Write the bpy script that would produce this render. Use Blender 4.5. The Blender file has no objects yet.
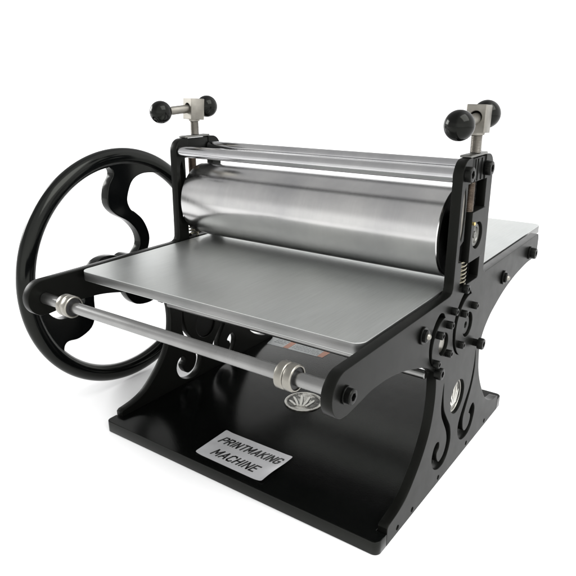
import bpy, bmesh, math, random
from mathutils import Vector, Matrix
random.seed(4)
C = bpy.context.scene.collection
MM = 0.001
PI = math.pi

# ------------------------------------------------------------------ materials
def new_mat(name):
    m = bpy.data.materials.new(name); m.use_nodes = True
    nt = m.node_tree; b = nt.nodes['Principled BSDF']
    return m, nt, b

def noise(nt, scale, detail=3, vec=None, rough=0.5):
    n = nt.nodes.new('ShaderNodeTexNoise'); n.inputs['Scale'].default_value = scale
    n.inputs['Detail'].default_value = detail; n.inputs['Roughness'].default_value = rough
    if vec: nt.links.new(vec, n.inputs['Vector'])
    return n

def obj_coords(nt, scale=(1, 1, 1)):
    tc = nt.nodes.new('ShaderNodeTexCoord'); mp = nt.nodes.new('ShaderNodeMapping')
    mp.inputs['Scale'].default_value = scale
    nt.links.new(tc.outputs['Object'], mp.inputs['Vector'])
    return mp.outputs['Vector']

def ramp(nt, src, a, b, pos=(0.3, 0.7)):
    r = nt.nodes.new('ShaderNodeMapRange')
    r.inputs['From Min'].default_value = pos[0]; r.inputs['From Max'].default_value = pos[1]
    r.inputs['To Min'].default_value = a; r.inputs['To Max'].default_value = b
    nt.links.new(src, r.inputs['Value'])
    return r.outputs['Result']

def cramp(nt, src, c0, c1, pos=(0.3, 0.7)):
    r = nt.nodes.new('ShaderNodeValToRGB')
    r.color_ramp.elements[0].position = pos[0]; r.color_ramp.elements[1].position = pos[1]
    r.color_ramp.elements[0].color = (*c0, 1); r.color_ramp.elements[1].color = (*c1, 1)
    nt.links.new(src, r.inputs['Fac'])
    return r.outputs['Color']

def bump(nt, bsdf, src, strength, dist=0.0004):
    b = nt.nodes.new('ShaderNodeBump'); b.inputs['Strength'].default_value = strength
    b.inputs['Distance'].default_value = dist
    nt.links.new(src, b.inputs['Height']); nt.links.new(b.outputs['Normal'], bsdf.inputs['Normal'])

def paint(name, col, rough, spec=0.5, coat=0.0, peel=0.05, peel_scale=350, dust=0.0):
    m, nt, b = new_mat(name)
    v = obj_coords(nt)
    b.inputs['Specular Tint'].default_value = (.97, 1.0, .91, 1)
    n = noise(nt, 9, 4, v)
    c2 = tuple(min(1, c * 1.35 + dust) for c in col)
    nt.links.new(cramp(nt, n.outputs['Fac'], col, c2), b.inputs['Base Color'])
    nt.links.new(ramp(nt, noise(nt, 40, 5, v).outputs['Fac'], rough * 0.93, rough * 1.08), b.inputs['Roughness'])
    b.inputs['Specular IOR Level'].default_value = spec
    b.inputs['Coat Weight'].default_value = coat
    b.inputs['Coat Roughness'].default_value = 0.05
    bump(nt, b, noise(nt, peel_scale, 2, v).outputs['Fac'], peel)
    return m

def steel(name, c0, c1, rough, stretch, grain=300, gb=0.15, aniso=0.0, cloud=6):
    m, nt, b = new_mat(name)
    b.inputs['Metallic'].default_value = 1
    v = obj_coords(nt, stretch)
    g = noise(nt, grain, 4, v, 0.6)
    vc = obj_coords(nt)
    cl = noise(nt, cloud, 4, vc, 0.55)
    gm = nt.nodes.new('ShaderNodeMixRGB'); gm.blend_type = 'MULTIPLY'; gm.inputs['Fac'].default_value = min(1, gb * 5)
    nt.links.new(cramp(nt, cl.outputs['Fac'], c0, c1, (0.35, 0.68)), gm.inputs['Color1'])
    nt.links.new(cramp(nt, g.outputs['Fac'], (.86, .86, .86), (1, 1, 1), (.35, .65)), gm.inputs['Color2'])
    nt.links.new(gm.outputs['Color'], b.inputs['Base Color'])
    mx = nt.nodes.new('ShaderNodeMath'); mx.operation = 'ADD'
    nt.links.new(ramp(nt, g.outputs['Fac'], -0.018, 0.022), mx.inputs[0])
    nt.links.new(ramp(nt, noise(nt, 14, 3, vc).outputs['Fac'], rough * 0.95, rough * 1.06), mx.inputs[1])
    nt.links.new(mx.outputs[0], b.inputs['Roughness'])
    b.inputs['Anisotropic'].default_value = aniso
    bump(nt, b, g.outputs['Fac'], gb, 0.0002)
    return m

M = {}
M['plate'] = paint('black_satin_powder_coat', (0.0026, 0.0027, 0.0024), 0.33, 0.10, 0, 0.06, 900)
M['base'] = paint('black_gloss_powder_coat', (0.0016, 0.0018, 0.0017), 0.16, 0.20, 0.0, 0.14, 420)
M['gloss'] = paint('black_gloss_enamel', (0.0014, 0.0016, 0.0017), 0.15, 0.20, 0.0, 0.04, 260)
M['plastic'] = paint('black_phenolic', (0.0015, 0.0015, 0.0015), 0.11, 0.17, 0.0, 0.0, 200)
M['bolt'] = paint('black_oxide', (0.0015, 0.0015, 0.0015), 0.28, 0.13, 0, 0.10, 900)
M['cavity'] = paint('black_block', (0.0015, 0.0015, 0.0015), 0.4, 0.12, 0, 0.05, 600)
M['bed'] = steel('brushed_bed_steel', (0.59, 0.61, 0.60), (0.62, 0.632, 0.61), 0.37, (110, 2.2, 2), 10, 0.16, 0.0, 3)
M['roller'] = steel('ground_roller_steel', (0.42, 0.42, 0.425), (0.58, 0.575, 0.565), 0.20, (60, 1.2, 1.2), 12, 0.03, 0.0, 8)
M['rod'] = steel('bright_rod_steel', (0.42, 0.42, 0.43), (0.50, 0.50, 0.50), 0.16, (60, 2, 2), 14, 0.0, 0, 20)
M['axle'] = steel('turned_axle_steel', (0.23, 0.23, 0.225), (0.28, 0.28, 0.275), 0.30, (60, 2, 2), 14, 0.0, 0, 20)
M['bearing'] = steel('bearing_steel', (0.235, 0.225, 0.20), (0.265, 0.255, 0.225), 0.30, (1, 1, 1), 40, 0.0, 0, 10)
M['nickel'] = steel('dull_nickel', (0.20, 0.19, 0.168), (0.26, 0.248, 0.22), 0.42, (1, 1, 60), 12, 0.08, 0, 60)
M['thread'] = steel('thread_steel', (0.24, 0.23, 0.21), (0.34, 0.325, 0.30), 0.32, (1, 1, 1), 200, 0.05, 0, 60)
M['oiled'] = steel('oiled_thread', (0.085, 0.067, 0.053), (0.16, 0.13, 0.105), 0.42, (1, 1, 1), 200, 0.05, 0, 60)
M['spring'] = steel('spring_wire', (0.20, 0.185, 0.14), (0.30, 0.28, 0.21), 0.28, (1, 1, 1), 200, 0.03, 0, 60)
M['cap'] = steel('cap_steel', (0.13, 0.13, 0.125), (0.20, 0.20, 0.185), 0.4, (1, 1, 1), 300, 0.1, 0, 40)

def flat(name, col, rough=0.5, metal=0.0):
    m, nt, b = new_mat(name)
    v = obj_coords(nt)
    nt.links.new(cramp(nt, noise(nt, 30, 4, v).outputs['Fac'], tuple(c * 0.9 for c in col), tuple(min(1, c * 1.06) for c in col)), b.inputs['Base Color'])
    b.inputs['Roughness'].default_value = rough; b.inputs['Metallic'].default_value = metal
    return m
M['sticker'] = flat('silver_sticker_film', (0.56, 0.56, 0.57), 0.38, 0.35)
M['ink'] = flat('black_ink', (0.008, 0.008, 0.008), 0.5)
M['orange'] = flat('orange_ink', (0.38, 0.15, 0.08), 0.45)
M['greylabel'] = flat('grey_label_film', (0.36, 0.38, 0.38), 0.4)
M['greyink'] = flat('grey_ink', (0.16, 0.17, 0.17), 0.5)
M['brass'] = flat('brass', (0.6, 0.48, 0.2), 0.3, 1.0)
M['emblem'] = steel('emblem_silver', (0.30, 0.29, 0.26), (0.62, 0.61, 0.57), 0.30, (1, 1, 1), 300, 0.3, 0, 120)
M['emblem_dark'] = flat('emblem_dark', (0.03, 0.03, 0.028), 0.35, 0.4)
M['emblem_light'] = flat('emblem_light', (0.72, 0.71, 0.66), 0.3, 0.7)

# ------------------------------------------------------------------ object helpers
def link(name, me, mat, parent=None, label=None):
    o = bpy.data.objects.new(name, me); C.objects.link(o)
    if mat: me.materials.clear(); me.materials.append(M[mat] if isinstance(mat, str) else mat)
    if parent: o.parent = parent
    if label: o['label'] = label
    return o

def bm_obj(name, bm, mat, parent=None, label=None, smooth=35):
    bmesh.ops.recalc_face_normals(bm, faces=bm.faces)
    me = bpy.data.meshes.new(name); bm.to_mesh(me); bm.free()
    shade(me, smooth)
    return link(name, me, mat, parent, label)

def shade(me, ang=35):
    if ang is None: return
    bm = bmesh.new(); bm.from_mesh(me)
    for f in bm.faces: f.smooth = True
    a = math.radians(ang)
    for e in bm.edges:
        if len(e.link_faces) == 2 and e.calc_face_angle(0) > a: e.smooth = False
    bm.to_mesh(me); bm.free()

AX = {'x': Matrix(((0, 0, 1), (1, 0, 0), (0, 1, 0))).to_4x4(),   # (u,v,w)->(w,u,v): profile plane y,z extruded on x
      'z': Matrix.Identity(4)}

def plate2d(name, loops, thick, at, mat, parent=None, axis='x', bevel=0.6, label=None, res=1):
    """loops: outer outline then holes, in mm; extruded 'thick' starting at 'at' (mm) on axis"""
    cu = bpy.data.curves.new(name, 'CURVE'); cu.dimensions = '2D'; cu.fill_mode = 'BOTH'
    for lp in loops:
        s = cu.splines.new('POLY'); s.points.add(len(lp) - 1); s.use_cyclic_u = True
        for p, q in zip(s.points, lp): p.co = (q[0] * MM, q[1] * MM, 0, 1)
    cu.extrude = (thick / 2 - bevel) * MM; cu.bevel_depth = bevel * MM; cu.bevel_resolution = res
    cu.offset = -bevel * MM
    t = bpy.data.objects.new('tmp', cu); C.objects.link(t)
    dg = bpy.context.evaluated_depsgraph_get(); dg.update()
    me = bpy.data.meshes.new_from_object(t.evaluated_get(dg))
    bpy.data.objects.remove(t); bpy.data.curves.remove(cu)
    me.transform(Matrix.Translation((0, 0, (at + thick / 2) * MM)))
    me.transform(AX[axis]); me.update()
    bm = bmesh.new(); bm.from_mesh(me)
    bmesh.ops.remove_doubles(bm, verts=bm.verts, dist=1e-6)
    bm.to_mesh(me); bm.free()
    bm = bmesh.new(); bm.from_mesh(me)
    ai = 0 if axis == 'x' else 2
    for f in bm.faces: f.smooth = abs(f.normal[ai]) < .999
    for e in bm.edges:
        if len(e.link_faces) == 2 and (e.calc_face_angle(0) > .55 or not (e.link_faces[0].smooth and e.link_faces[1].smooth)): e.smooth = False
    bm.to_mesh(me); bm.free()
    me.name = name
    return link(name, me, mat, parent, label)

def catmull(pts, n=6, closed=False):
    out = []; N = len(pts)
    rng = range(N) if closed else range(N - 1)
    for i in rng:
        if closed: p = [pts[(i + k) % N] for k in (-1, 0, 1, 2)]
        else: p = [pts[max(i - 1, 0)], pts[i], pts[i + 1], pts[min(i + 2, N - 1)]]
        for k in range(n):
            t = k / n
            out.append(tuple(0.5 * (2 * p[1][d] + (p[2][d] - p[0][d]) * t + (2 * p[0][d] - 5 * p[1][d] + 4 * p[2][d] - p[3][d]) * t * t
                       + (3 * p[1][d] - p[0][d] - 3 * p[2][d] + p[3][d]) * t ** 3) for d in (0, 1)))
    if not closed: out.append(tuple(pts[-1]))
    return out

def arc(cx, cy, r, a0, a1, n=12):
    return [(cx + r * math.cos(math.radians(a0 + (a1 - a0) * i / n)), cy + r * math.sin(math.radians(a0 + (a1 - a0) * i / n))) for i in range(n + 1)]

def rrect(x0, y0, x1, y1, r, n=8):
    return arc(x1 - r, y0 + r, r, -90, 0, n) + arc(x1 - r, y1 - r, r, 0, 90, n) + arc(x0 + r, y1 - r, r, 90, 180, n) + arc(x0 + r, y0 + r, r, 180, 270, n)

def add_lathe(bm, prof, origin, axis, seg=48, cap=True, radfn=None):
    """prof: list of (along, radius) mm; origin mm; axis vector"""
    a = Vector(axis).normalized()
    u = a.orthogonal().normalized(); w = a.cross(u)
    o = Vector(origin)
    rings = []
    for j, (s, r) in enumerate(prof):
        ring = []
        for i in range(seg):
            t = 2 * PI * i / seg
            rr = r * (radfn(j, t) if radfn else 1)
            ring.append(bm.verts.new((o + a * s + (u * math.cos(t) + w * math.sin(t)) * rr) * MM))
        rings.append(ring)
    for A, B in zip(rings, rings[1:]):
        for i in range(seg):
            bm.faces.new((A[i], A[(i + 1) % seg], B[(i + 1) % seg], B[i]))
    if cap:
        for R in (rings[0], rings[-1]): bm.faces.new(R)

def lathe(name, prof, origin, axis, mat, parent=None, seg=48, label=None, radfn=None, smooth=35):
    bm = bmesh.new(); add_lathe(bm, prof, origin, axis, seg, True, radfn)
    return bm_obj(name, bm, mat, parent, label, smooth)

def rodx(name, x0, x1, y, z, r, mat, parent=None, ch=1.0, label=None, seg=56):
    return lathe(name, [(0, r - ch), (ch, r), (x1 - x0 - ch, r), (x1 - x0, r - ch)], (x0, y, z), (1, 0, 0), mat, parent, seg, label)

def hexfn(ring_ids):
    def f(j, t):
        if j in ring_ids:
            k = (t % (PI / 3)) - PI / 6
            return math.cos(PI / 6) / math.cos(k)
        return 1
    return f

def cap_screw(origin, axis, r, h, parent, mat='bolt', name='bolt', washer=0, label=None):
    """socket cap screw: knurled-looking head with a hexagonal recess"""
    prof = []
    if washer: prof += [(0, washer - .5), (0.5, washer), (2.0, washer), (2.5, washer - .5), (2.5, r)]
    else: prof += [(0, r)]
    b = 2.5 if washer else 0
    prof += [(b + h * .8, r), (b + h - .3, r - .7), (b + h, r - 1.5), (b + h, r * .56), (b + h - 1.0, r * .52), (b + h * .45, r * .50), (b + h * .45, 0.2)]
    n = len(prof)
    return lathe(name, prof, origin, axis, mat, parent, 36, label, hexfn((n - 4, n - 3, n - 2)), 30)

def dome_nut(origin, axis, r, parent, sgn=1):
    o = lathe('bolt', [(0, r - .6), (.6, r), (2.4, r), (3, r - .6), (3, r * .72), (6, r * .70), (7, r * .55)], origin, axis, 'bolt', parent, 36)
    a = Vector(axis)
    prof = [(0, 4.2)] + [(4.2 * math.sin(t) + 1, 4.2 * math.cos(t)) for t in [i * PI / 2 / 7 for i in range(7)]] + [(5.2, .2)]
    return o, prof, Vector(origin) + a * 7

def tube_mesh(bm, pts, r, seg=10):
    pts = [Vector(p) for p in pts]; rings = []
    up = Vector((0, 0, 1))
    for i, p in enumerate(pts):
        d = (pts[min(i + 1, len(pts) - 1)] - pts[max(i - 1, 0)]).normalized()
        u = d.cross(up)
        if u.length < 1e-4: u = Vector((1, 0, 0))
        u.normalize(); w = d.cross(u)
        rings.append([bm.verts.new((p + (u * math.cos(2 * PI * k / seg) + w * math.sin(2 * PI * k / seg)) * r) * MM) for k in range(seg)])
    for A, B in zip(rings, rings[1:]):
        for k in range(seg): bm.faces.new((A[k], A[(k + 1) % seg], B[(k + 1) % seg], B[k]))
    bm.faces.new(rings[0]); bm.faces.new(rings[-1])

def box(name, lo, hi, mat, parent=None, bev=0.8, label=None, rot=None, piv=None):
    bm = bmesh.new(); bmesh.ops.create_cube(bm, size=1)
    for v in bm.verts:
        v.co = Vector([((lo[i] + hi[i]) / 2 + v.co[i] * (hi[i] - lo[i])) * MM for i in range(3)])
    if bev: bmesh.ops.bevel(bm, geom=list(bm.edges), offset=bev * MM, segments=2, profile=.5, affect='EDGES')
    if rot is not None:
        p = Vector(piv) * MM
        bmesh.ops.transform(bm, matrix=Matrix.Translation(p) @ rot @ Matrix.Translation(-p), verts=bm.verts)
    return bm_obj(name, bm, mat, parent, label)

# ------------------------------------------------------------------ the press
press = bpy.data.objects.new('printing_press', None); C.objects.link(press)
press['label'] = 'black steel tabletop etching press with handwheel, steel roller and flat bed on a white ground'
press['category'] = 'printing press'
press.empty_display_size = 0.05

W, TP = 500.0, 13.3
# base plate with rebates for the two side plates
r = 9
bp_out = arc(W - r, -203 + r, r, -90, 0, 8) + [(W, -181), (W - TP - .3, -181), (W - TP - .3, 235), (W, 235)] + arc(W - r, 257 - r, r, 0, 90, 8) \
    + arc(r, 257 - r, r, 90, 180, 8) + [(0, 235), (TP + .3, 235), (TP + .3, -181), (0, -181)] + arc(r, -203 + r, r, 180, 270, 8)
base = plate2d('base_plate', [bp_out], 19, -19, 'base', press, 'z', 1.0)

# side plate outline (y, z)
def crescent(cy, cz, r_in, extra, a0, a1, n=22, pw=0.55):
    inner = arc(cy, cz, r_in, a0, a1, n); outer = []
    for i in range(n - 1, 0, -1):
        t = i / n; a = math.radians(a0 + (a1 - a0) * t); rr = r_in + extra * min(1, t / .16) ** .6 * (1 - t ** 3)
        outer.append((cy + rr * math.cos(a), cz + rr * math.sin(a)))
    return inner + outer

foot_f = catmull([(-176, 10), (-150, 14), (-128, 22), (-109, 36), (-90, 54), (-76, 72), (-66, 90), (-60, 110), (-57, 133), (-58, 155), (-62, 169)], 4)
arm_f = catmull([(-65, 172), (-80, 182), (-101, 193), (-130, 203), (-161, 212), (-197, 219), (-235, 221), (-262, 218), (-287, 215.5)], 4)
arm_b = catmull([(373, 225), (345, 226), (318, 226), (282, 223), (250, 219), (215, 212), (190, 205), (166, 196), (145, 187), (127, 175), (115, 163), (109, 150), (108, 137),
                 (113, 110), (123, 87), (139, 63), (160, 38), (180, 24), (204, 14), (228, 10)], 4)
outline = [(-180, -19), (-180, 7)] + foot_f + arm_f + arc(-291, 241, 25.5, -98, -268, 22)[1:] + [(-40, 266), (-32, 266.5), (-27, 269), (-24.5, 274), (-24, 282), (-22, 416)] \
    + arc(-2, 416, 20, 180, 92, 10)[1:] + [(8, 436), (8, 404), (-1, 404), (-1, 332), (-12, 327), (-13, 306), (-1, 304), (-1, 269), (1, 267), (64, 267), (66, 269), (66, 404), (58, 404), (58, 436)] \
    + arc(68, 416, 20, 88, 0, 10) + [(88, 282), (89, 273), (93, 268), (100, 267)] + arc(371, 258, 9, 90, 0, 6) + arc(371, 234, 9, 0, -80, 6) + arm_b + [(234, 7), (234, -19)]
sw_front = catmull([(-28, 140), (-30.5, 122), (-31, 105), (-26, 89), (-14, 71), (-4, 55), (0, 38), (-8, 22), (-23, 17), (-32, 25), (-35, 36), (-28, 42), (-29, 51), (-38, 54), (-47, 48), (-51, 33),
                    (-43, 16), (-24, 5.5), (-4, 6), (9, 17), (15, 35), (9, 58), (-6, 78), (-20, 98), (-26, 120)], 4, True)
sw_back = catmull([(91, 146), (90, 126), (85, 106), (77, 89), (60, 69), (47, 52), (43, 38), (48, 21), (62, 9), (82, 5.5), (100, 11), (111, 28), (112, 42), (104, 53), (95, 52), (87, 44), (94, 38),
                   (95, 29), (88, 20), (75, 18), (65, 28), (62, 45), (69, 60), (81, 78), (90, 96), (94, 116), (93.5, 132)], 4, True)
S1, S2 = (44, 203), (-42, 204)          # gear shafts
holes = [crescent(S1[0], S1[1], 45, 13, 84, 234), crescent(S2[0], S2[1], 37, 14, 92, 212),
         arc(S1[0], S1[1], 18, 0, 352, 44), arc(S2[0], S2[1], 15, 0, 352, 40), arc(29, 97, 25.5, 0, 354, 60),
         sw_front, sw_back,
         *[arc(y, -10.5, 3.4, 0, 345, 20) for y in (-150, -107, -21, 88, 170)],
         [(-14.5, 340), (-11, 333), (-7, 345), (-5, 366), (-5.5, 385), (-9, 400), (-13, 392), (-15, 365)]]

TB = 8          # head height of structural bolts
for side in (1, -1):
    x_in, x_out = (W - TP, W) if side == 1 else (TP, 0)
    lo = min(x_in, x_out)
    sp = plate2d('side_plate', [outline] + holes, TP, lo, 'plate', press, 'x', 0.8)
    ax = (side, 0, 0)
    # heads over the top rods, axle, tie rods
    for (y, z, rr, h) in (((-10, 418, 9.6, 8), (61, 418, 9.6, 8), (-291, 240, 8, 6.5), (-60, 170, 8, 9), (330, 242, 9.5, 9))[0 if side == 1 else 2:]):
        cap_screw((x_out, y, z), ax, rr, h, sp, washer=rr + 1.6 if z < 300 and z > 200 else 0)
    lathe('bolt_shank', [(0, 5.4), (7.5, 5.4)], (x_out, 78, 164), ax, 'bolt', sp, 24)
    cap_screw((x_out + side * 7, 78, 164), ax, 8.4, 8, sp)
    for (y, z) in ((-112, 240), (190, 234)):
        nut, prof, oo = dome_nut((x_out, y, z), ax, 11, sp)
        lathe('bolt_end', prof, oo - Vector(ax) * 1.5, ax, 'bearing', sp, 24)
    # small set screws round the gear recesses
    for (y, z) in ((57, 228), (17, 228), (-21, 243), (-33, 228), (-64, 224), (15, 183), (-30, 187), (-70, 187)):
        cap_screw((x_out, y, z), ax, 5.2, 8, sp, name='set_screw')
    cap_screw((x_out, 14, 264), ax, 6, 8, sp, name='set_screw')
    # nut block in the mouth of the slot
    def xr(a, b):   # a,b measured inwards from the outer face
        return (x_out - side * a, x_out - side * b)
    def bx(name, a, b, y0, y1, z0, z1, mat, par, bev=.8):
        xs = sorted(xr(a, b)); return box(name, (xs[0], y0, z0), (xs[1], y1, z1), mat, par, bev)
    nb = bx('nut_block', 1.2, 12.3, 8.3, 57.7, 404, 434.5, 'cavity', sp)
    for k, yy in enumerate((21, 30, 44)):
        bx('rib', 0.3, 1.6, yy, yy + (3 if k < 2 else 5), 405, 433, 'plate', nb, .4)
    bx('cap_plate', -0.4, 15, 0, 60, 436.3, 439.5, 'cap', sp, 1.2)
    bx('gib_strip', 1.2, 6, -15, -5.5, 335, 398, 'nickel', sp, .6)
    if side == 1: bx('slot_dark_sheet', 13.5, 15.5, -4, 70, 262, 403, 'cavity', sp, .4)  # black sheet added behind the open slot to keep it dark
    # sliding bearing block carrying the roller
    y0, y1, z0, z1 = 12, 62, 300, 367
    xs = sorted(xr(-4, 12)); cyb, czb = 37, 333
    blk = plate2d('bearing_block', [rrect(y0, z0, y1, z1, 1.5, 3), arc(cyb, czb, 18, 0, 352, 44)], 16, xs[0], 'plate', press, 'x', .7)
    fill = bx('block_backing', 6, 11.5, 0, 65, 302, 365, 'cavity', blk, .3)
    lathe('axle_end', [(0, 16), (7, 16), (8, 15), (8, 11), (6.4, 10.4), (6.4, 5), (8.2, 4.6), (8.2, 1.6), (7, 1.2)], (x_out - side * 7, cyb, czb), ax, 'cap', blk, 40)
    lathe('grease_nipple', [(0, 2.4), (2.2, 2.4), (3, 1.6)], (x_out + side * 4, 17, 352), ax, 'brass', blk, 16)
    # pressure screw: oiled lower thread, bright upper thread, spring below
    sx = (x_in + x_out) / 2
    sc = lathe('pressure_screw', [(0, 6.9)] + [(k * .9 + .1, 7.4 if k % 2 else 6.5) for k in range(int(30 / .9))] + [(30, 6.9)], (sx, 32, 440), (0, 0, 1), 'thread', press, 32, smooth=60)
    lathe('lower_thread', [(0, 6.5)] + [(k * .9 + .1, 7.2 if k % 2 else 6.2) for k in range(int(38 / .9))] + [(38, 6.5)], (sx - side * 0, 22, 366), (0, 0, 1), 'oiled', sc, 32, smooth=60)
    bm = bmesh.new()
    pts = [(sx + 5.4 * math.cos(t), 17 + 10 * math.sin(t), 268 + 33 * t / (2 * PI * 6)) for t in [2 * PI * 6 * i / 150 for i in range(151)]]
    tube_mesh(bm, pts, 1.25, 8)
    bm_obj('spring', bm, 'spring', press)

    # T handle
    ang, d1, d2 = ((273, 74, 34) if side == 1 else (258, 64, 27))
    dv = Vector((math.cos(math.radians(ang)) * math.cos(math.radians(4)), math.sin(math.radians(ang)) * math.cos(math.radians(4)), -math.sin(math.radians(4))))
    c = Vector((sx, 32, 481.5))
    rz = Matrix.Rotation(math.radians(ang - 270), 4, 'Z')
    hb = plate2d('hub', [rrect(-12.3, -17, 12.3, 17, 1.2, 2), arc(0, 1.5, 7.6, 0, 350, 36)], 26, -13, 'nickel', sc, 'z', .8)
    hb.data.transform(Matrix.Translation(c * MM) @ rz @ Matrix.Rotation(math.radians(86), 4, 'X'))
    lathe('neck', [(0, 9), (3, 9.5), (6, 9.5)], (sx, 32, 462), (0, 0, 1), 'nickel', sc, 32)
    c = c + Vector((0, 0, 1.5))
    hd = lathe('handle_bar', [(0, 6.0), (1, 6.8), (d1 + d2 - 1, 6.8), (d1 + d2, 6.0)], c - dv * d2, dv, 'nickel', press, 32)
    for s, d in ((1, d1), (-1, d2)):
        pr = [(-17.5, 3)] + [(-18 * math.cos(t), 18 * math.sin(t)) for t in [PI * i / 26 for i in range(2, 26)]] + [(18, .3)]
        lathe('ball_knob', pr, c + dv * s * d, dv * s, 'plastic', hd, 40)

    # gear shafts seen inside the round recesses
    lathe('shaft_end', [(0, 14), (7, 14), (8, 13), (8, 5), (5, 4.6), (5, .5)], (x_out - side * 10, S1[0] - 3, S1[1]), ax, 'plate', sp, 36, radfn=hexfn((4, 5)))
    lathe('shaft_end', [(0, 12.5), (7, 12.5), (8, 11.5), (8, 1)], (x_out - side * 11, S2[0] - 2, S2[1]), ax, 'bearing', sp, 36)

    # round emblem set in the hole
def emblem(origin, R, axis, parent, name='emblem', tilt=0):
    """engraved round badge: rim, hatch lines and a fan of bright strokes; built flat in (u,v) then mapped"""
    em = plate2d(name, [arc(0, 0, R, 0, 354, 60)], 1.6, 0, 'emblem', parent, 'z', .4)
    objs = [em]
    def add(nm, loop, th, z, mat):
        objs.append(plate2d(nm, loop if isinstance(loop[0], list) else [loop], th, z, mat, em, 'z', .08))
    add('rim', [arc(0, 0, R - .6, 0, 354, 60), arc(0, 0, R - 2.2, 0, 354, 60)], 1.1, 1.0, 'emblem_light')
    rr = random.Random(7); K = 1.45
    loops = []
    for i in range(-8, 9):      # horizontal hatch lines either side of the middle figure
        y = i * R * .095
        xm = math.sqrt(max(0, (R * .86) ** 2 - y * y)); xi = R * (.30 + .12 * math.sin(i * 1.3)) + rr.uniform(0, R * .08)
        for sg in (-1, 1):
            if xm < xi + 2: continue
            h = R * rr.uniform(.018, .034)
            loops.append([(sg * xi, y - h * .3), (sg * xm, y - h), (sg * xm, y + h), (sg * xi, y + h * .6)][::sg])
    objs.append(plate2d('engraving', loops, .5, 1.45, 'emblem_dark', em, 'z', .05))
    loops = []; dark = []
    for i in range(5):       # blunt finger-like strokes rising from one side
        a = math.radians(128 - i * 17); L = R * (.62, .98, 1.12, 1.05, .80)[i]; bx_, by_ = -R * .30 + i * R * .13, -R * .52
        w = R * .062; px, py = -math.sin(a), math.cos(a)
        def q(t, k_): return (bx_ + L * t * math.cos(a + t * .12) + px * w * k_, by_ + L * t * math.sin(a + t * .12) + py * w * k_)
        loops.append([q(0, -.9), q(.4, -1), q(.8, -1.05), q(.96, -.6), q(1, 0), q(.96, .6), q(.8, 1.05), q(.4, 1), q(0, .9)])
        dark.append([q(.1, -2.0), q(.5, -1.9), q(.9, -1.6), q(.9, -1.15), q(.5, -1.1), q(.1, -1.1)])
    objs.append(plate2d('engraving', dark, .5, 1.5, 'emblem_dark', em, 'z', .05))
    objs.append(plate2d('raised_mark', loops, .7, 1.7, 'emblem_light', em, 'z', .05))
    mt = Matrix.Rotation(math.radians(tilt), 4, 'Z')
    if axis == 'x': mt = AX['x'] @ mt
    mt = Matrix.Translation(Vector(origin) * MM) @ mt
    for o in objs: o.data.transform(mt)
    return em
emblem((W - 6.5, 29, 97), 25.2, 'x', press)
emblem((231, 33, 0.2), 33, 'z', press, tilt=20)

# bed
M['bed_edge'] = steel('shaded_bed_edge', (0.22, 0.225, 0.22), (0.27, 0.27, 0.265), 0.42, (3, 3, 120), 12, 0.12, 0, 12)  # darker copy of the bed steel: shade painted into the side faces
plate2d('round_plug', [arc(29, 97, 25, 0, 354, 60)], 8, 2, 'cavity', press, 'x', .5)
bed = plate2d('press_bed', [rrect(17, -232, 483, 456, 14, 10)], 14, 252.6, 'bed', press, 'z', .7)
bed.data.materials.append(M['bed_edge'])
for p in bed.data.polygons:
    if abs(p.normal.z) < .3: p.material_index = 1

# roller
RY, RZ, RR = 38, 332.2, 61.3
rl = rodx('roller', 19, 472.5, RY, RZ, RR, 'roller', press, 1.2, seg=128)
for x0, x1 in ((13.8, 18.8), (472.6, 486.2)):
    lathe('roller_end', [(0, 20), (0.2, RR - 6), (x1 - x0, RR - 6 if x0 < 100 else 24)] if x0 < 100 else [(0, RR - 2), (2, RR - 2.5), (3, 30), (x1 - x0, 24)], (x0, RY, RZ), (1, 0, 0), 'cavity', rl, 72)

# upper rods, axle, ties, drive roller
for y, z in ((-10, 415.6), (61, 418)): rodx('top_rod', TP + .2, W - TP - .2, y, z, 9.1, 'rod', press)
axl = rodx('front_axle', TP + .2, W - TP - .2, -291, 240.5, 7.8, 'axle', press)
for xc in (69, 433):
    for x0 in (xc - 10.6, xc + .1):
        prof = [(0, 9.2), (0, 12.6), (.9, 14.8), (1.4, 15.0), (9.1, 15.0), (9.6, 14.8), (10.4, 13.6), (10.3, 12.5), (8.2, 12.3), (8.2, 8.0)]
        lathe('bearing', prof, (x0, -291, 240.5), (1, 0, 0), 'bearing', axl, 56)
    lathe('bearing_seal', [(0, 8.2), (0, 12.1), (.4, 12.1), (.4, 8.2)], (xc + 8.6, -291, 240.5), (1, 0, 0), 'ink', axl, 48)
rodx('tie_rod', TP + .2, W - TP - .2, -60, 163, 6.0, 'axle', press)
rodx('tie_rod', TP + .2, W - TP - .2, 78, 164, 6.0, 'axle', press)
for y, z in ((-112, 240), (190, 234), (330, 242)): rodx('support_roller', TP + .2, W - TP - .2, y, z, 10.4, 'axle', press)
rodx('drive_roller', 26, 474, S1[0], S1[1], 47, 'gloss', press, 2, seg=80)
rodx('drive_shaft', -100, W - 14, S2[0], S2[1], 11, 'axle', press)

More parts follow.
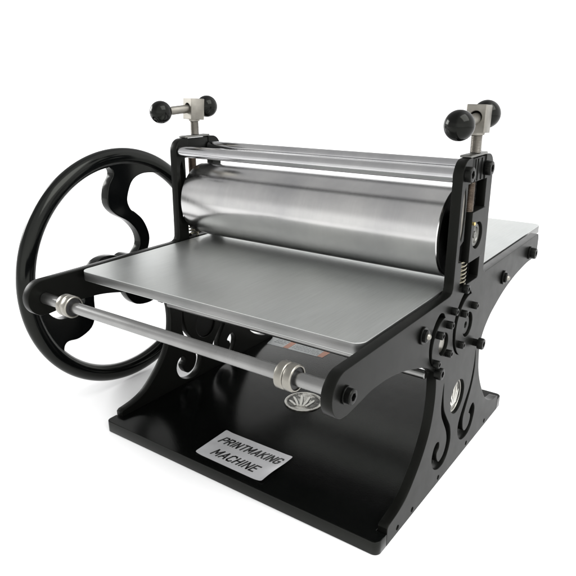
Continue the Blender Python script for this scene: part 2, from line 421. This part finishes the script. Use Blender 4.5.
# handwheel
WX, WC = -122.0, (-37, 200)
bm = bmesh.new()
n1, n2, R, ra, rb = 160, 24, 200.2, 15.4, 14
vs = [[bm.verts.new(((WX + rb * math.sin(b)) * MM, (WC[0] + (R + ra * math.cos(b)) * math.cos(a)) * MM, (WC[1] + (R + ra * math.cos(b)) * math.sin(a)) * MM)) for b in [2 * PI * j / n2 for j in range(n2)]] for a in [2 * PI * i / n1 for i in range(n1)]]
for i in range(n1):
    for j in range(n2):
        bm.faces.new((vs[i][j], vs[(i + 1) % n1][j], vs[(i + 1) % n1][(j + 1) % n2], vs[i][(j + 1) % n2]))
wheel = bpy.data.objects.new('hand_wheel', None)
wheel = bm_obj('hand_wheel', bm, 'gloss', press, label='round black handwheel with three S curved spokes', smooth=80)
Lp = [(191, 98), (186, 96), (179, 94.5), (170, 95), (154, 100), (127, 104), (104, 99), (85, 82), (69, 64), (52, 49), (31, 47), (14, 60)]
Rp = [(14, -20), (36, 8), (58, 26), (77, 41), (93, 60), (103, 74), (108, 80), (125, 84), (150, 81.5), (164, 78), (174, 72.5), (181, 66), (188, 59)]
Top = [(190, a) for a in (60, 67, 74, 81, 88, 93)]
for k in range(3):
    def P(q): return (q[0] * math.cos(math.radians(q[1] + 120 * k)), q[0] * math.sin(math.radians(q[1] + 120 * k)))
    loop = catmull([P(q) for q in Lp], 4) + catmull([P(q) for q in Rp], 4) + [P(q) for q in Top[1:]]
    loop = [(a + WC[0], b + WC[1]) for a, b in loop]
    plate2d('spoke', [loop], 18, WX - 9, 'gloss', wheel, 'x', 1.6, res=3)
lathe('wheel_hub', [(0, 24), (3, 27), (30, 27), (33, 24), (33, 12)], (WX - 15, WC[0], WC[1]), (1, 0, 0), 'gloss', wheel, 48)

# name sticker on the base, slightly lifted at its edges
stk = []
bm = bmesh.new()
nx, ny = 40, 24
cor = [(185, -187), (311, -188), (312, -113), (184, -114)]
def quad(u, v): return [cor[0][i] * (1 - u) * (1 - v) + cor[1][i] * u * (1 - v) + cor[2][i] * u * v + cor[3][i] * (1 - u) * v for i in (0, 1)]
def lift(u, v):
    e = max(0, u - .86) / .14; h = 3.2 * e * e * (0.6 + .4 * math.sin(v * 5 + .5)); e2 = max(0, .12 - u) / .12; h += 1.8 * e2 * e2
    return .35 + h + .25 * max(0, math.sin(u * 7 + v * 3)) * (max(0, u - .6)) * 2
def inset(u, v):
    # rounded corners: clamp into a rounded rectangle
    rx, ry = .02, .035
    cu = min(max(u, rx), 1 - rx); cv = min(max(v, ry), 1 - ry)
    du, dv = (u - cu) / rx, (v - cv) / ry
    L = math.hypot(du, dv)
    if L > 1: du, dv = du / L, dv / L
    return cu + du * rx, cv + dv * ry
g = []
for j in range(ny + 1):
    row = []
    for i in range(nx + 1):
        u, v = inset(i / nx, j / ny); x, y = quad(u, v)
        row.append(bm.verts.new((x * MM, y * MM, lift(u, v) * MM)))
    g.append(row)
for j in range(ny):
    for i in range(nx): bm.faces.new((g[j][i], g[j][i + 1], g[j + 1][i + 1], g[j + 1][i]))
bmesh.ops.remove_doubles(bm, verts=bm.verts, dist=1e-7)
geo = bmesh.ops.extrude_face_region(bm, geom=list(bm.faces))
bmesh.ops.translate(bm, verts=[v for v in geo['geom'] if isinstance(v, bmesh.types.BMVert)], vec=(0, 0, .00025))
sticker = bm_obj('name_sticker', bm, 'sticker', press, label='silver sticker reading PRINTMAKING MACHINE', smooth=40)

GL = {'P': (.62, [[(0, 0), (0, 1), (.42, 1), (.58, .88), (.58, .62), (.42, .48), (0, .48)]]),
      'R': (.64, [[(0, 0), (0, 1), (.42, 1), (.58, .88), (.58, .64), (.42, .50), (0, .50)], [(.32, .50), (.6, 0)]]),
      'I': (.12, [[(.04, 0), (.04, 1)]]),
      'N': (.62, [[(0, 0), (0, 1), (.56, 0), (.56, 1)]]),
      'T': (.58, [[(0, 1), (.56, 1)], [(.28, 1), (.28, 0)]]),
      'M': (.80, [[(0, 0), (0, 1), (.36, .30), (.72, 1), (.72, 0)]]),
      'A': (.66, [[(0, 0), (.31, 1), (.62, 0)], [(.12, .32), (.50, .32)]]),
      'K': (.62, [[(0, 0), (0, 1)], [(.56, 1), (.05, .42)], [(.2, .56), (.6, 0)]]),
      'G': (.62, [[(.56, .84), (.42, 1), (.15, 1), (0, .84), (0, .16), (.15, 0), (.42, 0), (.56, .16), (.56, .46), (.30, .46)]]),
      'C': (.58, [[(.54, .82), (.40, 1), (.15, 1), (0, .84), (0, .16), (.15, 0), (.40, 0), (.54, .18)]]),
      'H': (.60, [[(0, 0), (0, 1)], [(.54, 0), (.54, 1)], [(0, .52), (.54, .52)]]),
      'E': (.54, [[(.5, 1), (0, 1), (0, 0), (.5, 0)], [(0, .52), (.42, .52)]])}
def text_part(name, body, x0, x1, yb, h, parent, mat='ink', shear=.30, rot=0, stroke=.098):
    tot = sum(GL[c][0] + .27 for c in body) - .27
    k = (x1 - x0 - shear * h) / tot
    bm = bmesh.new(); c_, s_ = math.cos(rot), math.sin(rot)
    def put(X, Y):
        X, Y = X * c_ - Y * s_ + x0, X * s_ + Y * c_ + yb
        return bm.verts.new((X * MM, Y * MM, (lift((X - 185) / 126, (Y + 187) / 73) + .31) * MM))
    x = 0; st = stroke * h
    for ch in body:
        wd, strokes = GL[ch]
        for pl in strokes:
            P_ = [Vector(((x + p[0]) * k + shear * p[1] * h, p[1] * h)) for p in pl]
            for a, b in zip(P_, P_[1:]):
                d = (b - a).normalized(); n = Vector((-d.y, d.x)); a2, b2 = a - d * st * .8, b + d * st * .8
                m = max(1, int((b2 - a2).length / 3))
                for q in range(m):
                    u0, u1 = a2.lerp(b2, q / m), a2.lerp(b2, (q + 1) / m)
                    bm.faces.new([put(*(u0 - n * st)), put(*(u1 - n * st)), put(*(u1 + n * st)), put(*(u0 + n * st))])
        x += wd + .27
    for f in bm.faces:
        if f.normal.z < 0: f.normal_flip()
    me = bpy.data.meshes.new(name); bm.to_mesh(me); bm.free()
    return link(name, me, mat, parent)
text_part('lettering', 'PRINTMAKING', 194, 307, -145, 15, sticker, rot=math.radians(2))
text_part('lettering', 'MACHINE', 206, 290, -176, 15, sticker, rot=math.radians(0.5))

# grey and orange warning strip at the back of the base
strip = plate2d('warning_strip', [[(27, 196), (160, 203), (162, 242), (15, 242)]], .3, .1, 'greylabel', press, 'z', .05, label='grey strip label with two orange blocks')
for q in ([(66, 199), (78, 199.6), (77, 242), (63, 242)], [(148, 203.0), (160, 203.6), (161.4, 241), (146, 241)]):
    plate2d('orange_block', [q], .2, .45, 'orange', strip, 'z', .03)
rr = random.Random(3)
loops = []
for row in range(6):
    x = 82
    while x < 142:
        w = rr.uniform(3, 9)
        if row < 5: loops.append([(x, 208 + row * 6), (x + w, 208 + row * 6), (x + w, 209.2 + row * 6), (x, 209.2 + row * 6)])
        x += w + 2
for row in range(4):
    x = 34
    while x < 58:
        w = rr.uniform(3, 8); loops.append([(x, 212 + row * 7), (x + w, 212 + row * 7), (x + w, 214.2 + row * 7), (x, 214.2 + row * 7)]); x += w + 2
plate2d('fine_print', loops, .2, .5, 'greyink', strip, 'z', .02)

# ------------------------------------------------------------------ white sweep
YAW = 0.622812455; PIT = 0.324715146; ROL = -0.00412314041
fwd = Vector((-math.sin(YAW), math.cos(YAW), 0)); rgt = Vector((math.cos(YAW), math.sin(YAW), 0))
m, nt, b = new_mat('white_paper')
v = obj_coords(nt)
nt.links.new(cramp(nt, noise(nt, 2, 3, v).outputs['Fac'], (.91, .91, .91), (.93, .93, .93)), b.inputs['Base Color'])
b.inputs['Roughness'].default_value = .8
M['paper'] = m
bm = bmesh.new()
prof = [(-3.5, -.0192), (2.2, -.0192)]
for i in range(1, 17):
    a = PI / 2 * i / 16; prof.append((2.2 + .7 * math.sin(a), -.0192 + .7 * (1 - math.cos(a))))
prof.append((2.9, 1.25))
rows = []
for d, z in prof:
    rows.append([bm.verts.new(fwd * d + rgt * s + Vector((.3, 0, z))) for s in (-4.5, 0, 4.5)])
for A, B in zip(rows, rows[1:]):
    for k in (0, 1): bm.faces.new((A[k], A[k + 1], B[k + 1], B[k]))
gr = bm_obj('ground', bm, 'paper', None, None, 60)
gr['kind'] = 'structure'

# ------------------------------------------------------------------ light
def area(name, loc, target, sx, sy, power, col=(1, 1, 1)):
    l = bpy.data.lights.new(name, 'AREA'); l.shape = 'RECTANGLE'; l.size = sx; l.size_y = sy; l.energy = power; l.color = col
    o = bpy.data.objects.new(name, l); C.objects.link(o); o.location = loc
    o.rotation_euler = (Vector(target) - Vector(loc)).to_track_quat('-Z', 'Y').to_euler()
    return o
area('right_fill', (1.9, -.2, 2.4), (.4, .1, 0), 2.0, 2.0, 62)  # unseen lamp, added to whiten the sweep without showing in the roller
area('left_fill', (-2.9, -.6, 1.3), (-.3, -.1, 0), 1.6, 1.2, 74)  # unseen lamp, added to lift the floor shadows left of the press

w = bpy.data.worlds.new('World'); bpy.context.scene.world = w; w.use_nodes = True
nt = w.node_tree; bg = nt.nodes['Background']
tc = nt.nodes.new('ShaderNodeTexCoord'); sep = nt.nodes.new('ShaderNodeSeparateXYZ')
nt.links.new(tc.outputs['Generated'], sep.inputs[0])
def wramp(src, stops):
    cr = nt.nodes.new('ShaderNodeValToRGB'); E_ = cr.color_ramp.elements
    mr = nt.nodes.new('ShaderNodeMapRange'); mr.inputs['From Min'].default_value = -1; mr.inputs['From Max'].default_value = 1
    nt.links.new(src, mr.inputs['Value']); nt.links.new(mr.outputs['Result'], cr.inputs['Fac'])
    for k_, (p, v_) in enumerate(stops):
        e = E_[k_] if k_ < 2 else E_.new((p + 1) / 2)
        e.position = (p + 1) / 2; e.color = (v_, v_, v_, 1)
    cr.color_ramp.interpolation = 'EASE'
    return cr.outputs['Color']
def wmath(op, a, b_):
    n_ = nt.nodes.new('ShaderNodeMixRGB'); n_.blend_type = op; n_.inputs['Fac'].default_value = 1
    for i_, q_ in ((1, a), (2, b_)): nt.links.new(q_, n_.inputs[i_])
    return n_.outputs['Color']
# invented room gradient: bright at right to whiten the floor, dim where steel reflects
ax_ = wramp(sep.outputs['X'], [(-1, .85), (1, 1.0), (-.84, .32), (-.2, .34), (.25, .85)])
by_ = wramp(sep.outputs['Y'], [(-1, .40), (1, 0.06), (-.25, .16), (.3, .08)])
bz_ = wramp(sep.outputs['Z'], [(-1, 1.0), (1, .1), (.15, 1.0), (.45, .25)])
nt.links.new(wmath('ADD', ax_, wmath('MULTIPLY', by_, bz_)), bg.inputs['Color']); bg.inputs['Strength'].default_value = 1.8

# ------------------------------------------------------------------ camera
cam = bpy.data.cameras.new('Camera'); co = bpy.data.objects.new('Camera', cam); C.objects.link(co)
cam.sensor_width = 36; cam.lens = 36 * 627.92 / 576; cam.clip_start = .01; cam.clip_end = 50
f = Vector((-math.sin(YAW) * math.cos(PIT), math.cos(YAW) * math.cos(PIT), -math.sin(PIT)))
r_ = rgt.copy(); u_ = r_.cross(f)
r2 = r_ * math.cos(ROL) + u_ * math.sin(ROL); u2 = -r_ * math.sin(ROL) + u_ * math.cos(ROL)
mt = Matrix((r2, u2, -f)).transposed().to_4x4(); mt.translation = Vector((.771808, -.764548, .532127))
co.matrix_world = mt
S = bpy.context.scene; S.camera = co
S.view_settings.view_transform = 'Standard'; S.view_settings.look = 'None'; S.view_settings.exposure = 0; S.view_settings.gamma = 1
S.render.engine = 'CYCLES'
S.render.resolution_x = S.render.resolution_y = 1024
S.cycles.max_bounces = 8
